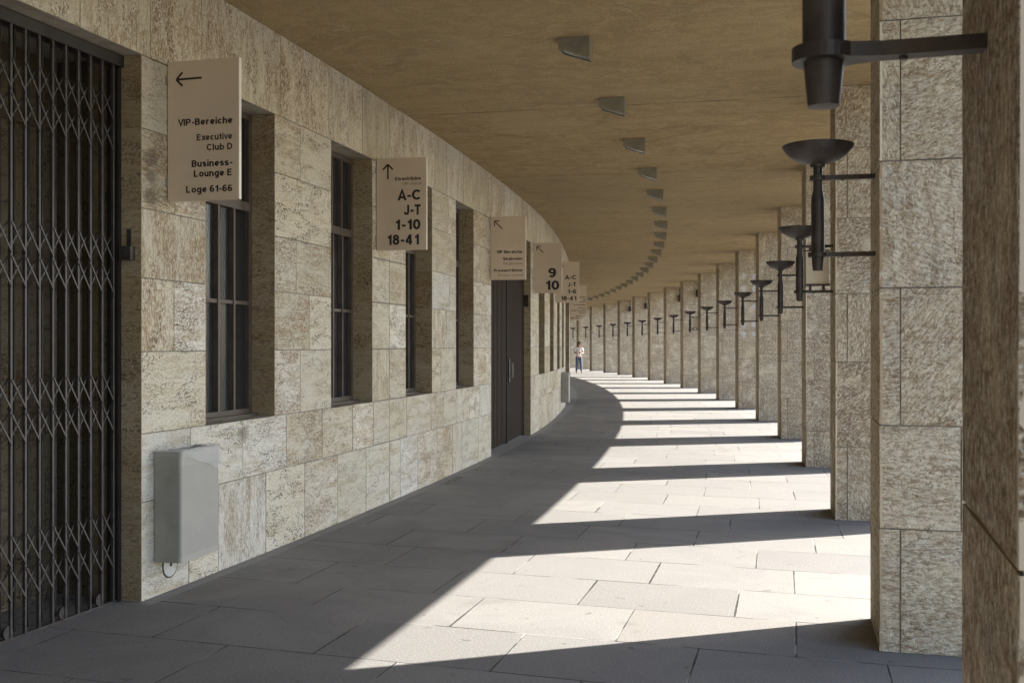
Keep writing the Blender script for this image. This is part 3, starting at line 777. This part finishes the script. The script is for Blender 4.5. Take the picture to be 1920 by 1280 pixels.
def sign(s, label, black=(), brown=(), pale=(), arr=None, w=SW_, zb=2.568, h=SH_):
    e = empty('hanging_sign', P(s, dwall(s)-.008, zb), -head(s), label, 'sign', 'cream direction signs standing out from the wall')
    mb = MB(); mb.box((0,-.016,0),(w,.016,h)); bo = mb.build('board', M['sign'], e)
    bv = bo.modifiers.new('bevel', 'BEVEL'); bv.width = .0025; bv.segments = 2
    mb = MB(); mb.box((w+.0005,-.0135,.0),(w+.003,.0135,h)); mb.build('painted_daylight_edge', M['signedge'], e)  # thin paler strip, daylight on the outer edge put into its colour
    for z in (.12, h-.12):
        mb = MB(); mb.box((-.009,-.03,z-.03),(-.0005,.03,z+.03)); mb.build('wall_fixing', M['steel'], e)
    if black: lettering(black, w, h, 'lettering', M['ink'], e)
    if brown: lettering(brown, w, h, 'lettering', M['ink2'], e)
    if pale: lettering(pale, w, h, 'faded_lettering', M['ink3'], e)
    if arr: arrow(arr[0], arr[1], w, h, arr[2], arr[3], e)
    return e
def L(t, x0, x1, bl, cap, ox, oy, W_, H_): return (t, (x0-ox)/W_, (x1-ox)/W_, (oy-bl)/H_, cap/H_)
f1 = lambda t, a, b, bl, c: L(t, a, b, bl, c, 627, 751, 267, 520)
sign(0.0, 'nearest cream sign with a left arrow and the words VIP-Bereiche and Executive Club D',
     [f1('VIP-Bereiche',667,872,472,25), f1('Business-',718,871,627,25), f1('Lounge E',726,871,664,25), f1('Loge 61-66',697,871,722,25)],
     [f1('Executive',737,871,530,24), f1('Club D',775,871,568,24)], (), ((.485,.872),(.125,.870),.0135,.062))
f2 = lambda t, a, b, bl, c: L(t, a, b, bl, c, 450, 1134, 397, 738)
sign(3.79, 'second cream sign with an up arrow, Ehrentribüne, A-C, J-T, 1-10 and 18-41',
     [f2('Ehrentribüne',599,806,578,27), f2('A-C',620,804,737,82), f2('J-T',670,804,856,82), f2('1-10',597,802,973,82), f2('18-41',533,790,1093,82)],
     (), [f2('VIP stand',655,808,617,24)], ((.228,.772),(.228,.932),.0165,.072))
f3 = lambda t, a, b, bl, c: L(t, a, b, bl, c, 168, 607, 277, 507)
sign(8.80, 'third cream sign with a slanting arrow and the words Skyboxen and Pressetribüne',
     [f3('VIP-Bereiche',215,420,395,24), f3('Skyboxen',267,421,449,22), f3('Pressetribüne',195,421,542,22)],
     (), [f3('Skyboxes',267,419,487,22), f3('Press stand',232,421,579,21)], ((.34,.805),(.115,.932),.014,.075))
f4 = lambda t, a, b, bl, c: L(t, a, b, bl, c, 512, 728, 215, 398)
sign(12.88, 'cream sign with a slanting arrow above the large numbers 9 and 10', [f4('9',625,684,604,74), f4('10',600,708,703,74)], (), (), ((.35,.805),(.115,.932),.014,.075))
f5 = lambda t, a, b, bl, c: L(t, a, b, bl, c, 705, 797, 181, 325)
sign(17.34, 'cream sign with an up arrow and the lines A-C, J-T, 1-6 and 18-41',
     [f5('A-C',777,867,613,34), f5('J-T',799,865,670,34), f5('1-6',797,866,725,34), f5('18-41',744,866,779,34)], (), (), ((.235,.772),(.235,.935),.0165,.08))
tiny = ['Ehrentribüne', 'Loge', 'VIP-Bereiche', 'Pressetribüne', 'Skyboxen', 'Business-Lounge', 'Block E']
bl = [.58, .50, .42, .32, .21, .13, .055]
sign(27.0, 'far cream sign with seven small lines of text, half hidden behind the A-C sign',
     [(t, .95-.062*len(t)*.93, .95, b, .042) for t, b in zip(tiny, bl)], (), ())
sign(30.4, 'far cream sign ending in the small line Block C, mostly hidden behind another sign', [('Block C', .40, .78, .04, .045)])
sign(35.0, 'farthest cream sign with large black numbers showing under the other signs', [('18-41', .25, .92, .075, .10)], (), ())

# ------------------------------------------------------------------ waste bins
def make_bin():
    e = empty('waste_bin', (0,0,0), 0, 'x', 'waste bin', 'grey perforated bins fixed to the wall')
    # local: x outward (0 at wall), y along walk, z up
    D_, L_, H_ = .19, .46, .69; r = .022
    mb = MB(); prof = [(0,-L_/2)]
    for q in range(5): a = R(-90)+R(90)*q/4; prof.append((D_-r+r*math.cos(a), -L_/2+r+r*math.sin(a)))
    for q in range(5): a = R(90)*q/4; prof.append((D_-r+r*math.cos(a), L_/2-r+r*math.sin(a)))
    prof.append((0,L_/2)); u = 0
    for (x0,y0),(x1,y1) in zip(prof, prof[1:]):
        w = math.hypot(x1-x0, y1-y0)
        mb.face([(x0,y0,0),(x1,y1,0),(x1,y1,H_),(x0,y0,H_)], [(u,0),(u+w,0),(u+w,H_),(u,H_)], mi=0 if x0 > D_-.05 and x1 > D_-.05 else 1); u += w
    mb.face([(x,y,0.01) for x, y in prof], mi=1); mb.face([(0,-L_/2,0),(0,L_/2,0),(0,L_/2,H_),(0,-L_/2,H_)], mi=1)
    mb.face([(x*.97,y*.97,H_-.10) for x, y in prof], mi=2)
    mb.build('body', [M['bin'], M['bins'], M['doord']], e, smooth=True)
    mb = MB()
    rim = prof
    for (x0,y0),(x1,y1) in zip(rim, rim[1:]):
        mb.face([(x0*1.015,y0*1.008,H_-.012),(x1*1.015,y1*1.008,H_-.012),(x1*1.015,y1*1.008,H_+.004),(x0*1.015,y0*1.008,H_+.004)])
        mb.face([(x0*1.015,y0*1.008,H_+.004),(x1*1.015,y1*1.008,H_+.004),(x1*.93,y1*.95,H_+.004),(x0*.93,y0*.95,H_+.004)])
    mb.build('rim', M['bins'], e)
    # plastic bag folded over the rim
    lm = MB(); r2 = random.Random(5); pts = []
    for i, (x, y) in enumerate(prof): pts.append((x, y))
    dense = []
    for (x0,y0),(x1,y1) in zip(pts, pts[1:]):
        n = max(1, int(math.hypot(x1-x0, y1-y0)/.02))
        dense += [(x0+(x1-x0)*q/n, y0+(y1-y0)*q/n) for q in range(n)]
    dense.append(pts[-1]); rings = []
    N = len(dense)
    for j in range(6):
        ring = []
        for i, (x, y) in enumerate(dense):
            f = i/(N-1)
            drop = (.03 if f < .28 else .03+.10*min(1, (f-.28)*2.6))*(1+.06*math.sin(i*.7)+.04*r2.random())
            if j == 0: p = (x*.86, y*.88, H_-.06)
            elif j == 1: p = (x*.95, y*.97, H_+.010+.006*r2.random())
            elif j == 2: p = (x*1.03+.002, y*1.014, H_+.012+.010*r2.random())
            else:
                w = r2.uniform(0, .008)+.004*math.sin(i*1.7+j)
                p = (x*1.03+.004+w, y*1.016+math.copysign(w*.5, y), H_+.006-drop*(j-2)/3)
            ring.append(p)
        rings.append(ring)
    for a, b in zip(rings, rings[1:]):
        for i in range(N-1): lm.face([a[i], a[i+1], b[i+1], b[i]])
    lm.build('bin_liner', M['liner'], e, smooth=True)
    return e
bn = make_bin(); s = .07
bn.location = P(s, DW-.006, .287); bn.rotation_euler = (0,0,-head(s)); bn['label'] = 'grey perforated wall bin with a clear plastic liner beside the folding gate'
b2 = cp_tree(bn); s = 19.6
b2.location = P(s, dwall(s)-.006, .287); b2.rotation_euler = (0,0,-head(s)); b2['label'] = 'far grey wall bin near the bend of the curved wall'
# round cover low on the wall
s = 0.02
cv = empty('wall_cap', P(s, DW-.001, .235), -head(s), 'round pale cover plate low on the wall under the near bin', 'cover plate')
l = lathe([(0,.006),(.074,.006),(.078,.003),(.078,0)], 30); l.v = [(z, x, y) for x, y, z in l.v]; l.build('disc', M['cap'], cv)
l = lathe([(.079,.003),(.086,.002),(.086,0)], 30); l.v = [(z, x, y) for x, y, z in l.v]; l.build('gap_ring', M['doord'], cv)
l = lathe([(0,.010),(.012,.010),(.012,.006)], 12); l.v = [(z, x, y) for x, y, z in l.v]; l.build('screw', M['gate'], cv)

# ------------------------------------------------------------------ the man at the far end
def skin(name, verts, edges, mat, parent, sub=2, root=0):
    me = bpy.data.meshes.new(name); me.from_pydata([v[:3] for v in verts], edges, [])
    o = link(name, me)
    m = o.modifiers.new('skin', 'SKIN'); m.use_smooth_shade = True
    for v, sv in zip(verts, me.skin_vertices[0].data):
        r = v[3]; sv.radius = r if isinstance(r, tuple) else (r, r)
    me.skin_vertices[0].data[root].use_root = True
    sb = o.modifiers.new('sub', 'SUBSURF'); sb.levels = sub; sb.render_levels = sub
    bpy.context.view_layer.update()
    nm = bpy.data.meshes.new_from_object(o.evaluated_get(bpy.context.evaluated_depsgraph_get()))
    nm.name = name; bpy.data.objects.remove(o); nm.materials.clear(); nm.materials.append(mat)
    nm.polygons.foreach_set('use_smooth', [True]*len(nm.polygons))
    return link(name, nm, parent) if parent is not None else nm
ms = 55.6
man = empty('person', P(ms, 1.91, fz(1.91)), 0.12, 'man in white polo shirt and blue jeans, hands together at his chest', 'person')
# facing -y; his right hand side is -x
# 0 pelvis 1 belly 2 chest 3 neck base 4 neck 5 head low 6 head mid 7 head top
bv = [(0,0,.97,(.14,.10)), (0,0,1.14,(.135,.10)), (0,.0,1.33,(.15,.105)), (0,.0,1.47,(.075,.065)), (0,-.015,1.53,.052), (0,-.035,1.585,(.066,.075)), (0,-.03,1.66,(.076,.092)), (0,-.02,1.73,(.055,.065)),
      (-.19,0,1.42,.062), (-.265,.01,1.16,.044), (-.17,-.16,1.13,.036), (-.055,-.27,1.155,.027),
      (.19,0,1.42,.062), (.265,.01,1.16,.044), (.17,-.16,1.13,.036), (.055,-.27,1.155,.027),
      (-.10,0,.90,.095), (-.115,-.02,.52,.06), (-.125,.06,.10,.04), (.10,0,.90,.095), (.12,-.07,.50,.06), (.13,-.14,.09,.04),
      (-.125,-.06,.04,.035), (.13,-.27,.05,.035), (0,-.125,1.625,.012)]
be = [(0,1),(1,2),(2,3),(3,4),(4,5),(5,6),(6,7),(3,8),(8,9),(9,10),(10,11),(3,12),(12,13),(13,14),(14,15),(0,16),(16,17),(17,18),(0,19),(19,20),(20,21),(18,22),(21,23),(6,24)]
body = skin('body', bv, be, M['skin'], None)
bmm = bmesh.new(); bmm.from_mesh(body)
for sx in (-1, 1):            # hands: palm, four fingers, thumb
    hx_, hy_, hz_ = sx*.05, -.275, 1.155
    palm = skin('palm', [(hx_,hy_,hz_,(.022,.030)), (hx_-sx*.045,hy_-.035,hz_+.005,(.014,.034))], [(0,1)], M['skin'], None, 1)
    bmm.from_mesh(palm)
    for q in range(4):
        z = hz_+.030-.019*q; ln = (.034,.038,.036,.029)[q]
        fg = skin('finger', [(hx_-sx*.045,hy_-.035,z,.009), (hx_-sx*.062,hy_-.035-ln*.7,z+.003,.0085), (hx_-sx*.045,hy_-.035-ln*1.1,z+.004,.008)], [(0,1),(1,2)], M['skin'], None, 1); bmm.from_mesh(fg)
    th_ = skin('thumb', [(hx_-sx*.01,hy_-.012,hz_+.03,.011), (hx_-sx*.03,hy_-.045,hz_+.055,.0095), (hx_-sx*.035,hy_-.07,hz_+.057,.008)], [(0,1),(1,2)], M['skin'], None, 1); bmm.from_mesh(th_)
for sx in (-1, 1):            # ears
    ear = skin('ear', [(sx*.078,-.02,1.635,.010), (sx*.084,-.012,1.665,.012)], [(0,1)], M['skin'], None, 1); bmm.from_mesh(ear)
bmm.to_mesh(body); bmm.free(); link('body', body, man)
skin('polo_shirt', [(0,0,.93,(.172,.13)), (0,0,1.14,(.165,.13)), (0,0,1.33,(.175,.13)), (0,0,1.455,(.10,.085)), (0,-.005,1.50,.07), (-.195,0,1.42,.080), (-.245,.005,1.24,.072), (.195,0,1.42,.080), (.245,.005,1.24,.072)],
     [(0,1),(1,2),(2,3),(3,4),(3,5),(5,6),(3,7),(7,8)], M['shirt'], man, root=1)
skin('jeans', [(0,0,.98,(.155,.115)), (-.10,0,.86,.108), (-.115,-.02,.52,.080), (-.125,.055,.09,.066), (.10,0,.86,.108), (.12,-.07,.50,.080), (.13,-.135,.10,.066)], [(0,1),(1,2),(2,3),(0,4),(4,5),(5,6)], M['jeans'], man)
for v in ([(-.125,.07,.055,.048), (-.125,-.03,.045,.045), (-.13,-.13,.035,.032)], [(.13,-.12,.06,.048), (.13,-.22,.05,.045), (.135,-.31,.055,.032)]):
    skin('shoe', v, [(0,1),(1,2)], M['shoe'], man, 1)
hr = skin('hair', [(0,.035,1.62,(.070,.05)), (0,.015,1.69,(.082,.082)), (0,-.03,1.745,(.060,.055)), (0,-.075,1.735,(.045,.02))], [(0,1),(1,2),(2,3)], M['hair'], man, root=1)
for sx in (-1, 1):
    skin('eye', [(sx*.028,-.108,1.662,.008), (sx*.034,-.106,1.662,.007)], [(0,1)], M['ink'], man, 1)
skin('mouth', [(-.02,-.104,1.588,.006), (.02,-.104,1.588,.006)], [(0,1)], M['hair'], man, 1)
ph = MB(); ph.box((-.036,-.006,-.07),(.036,.006,.07)); po = ph.build('mobile_phone', M['phone']); c = man.location
po.location = man.matrix_basis @ Vector((0,-.325,1.185)); po.rotation_euler = (R(-50), 0, .12)
tag(po, 'small dark phone held in both hands of the man in white', 'phone')
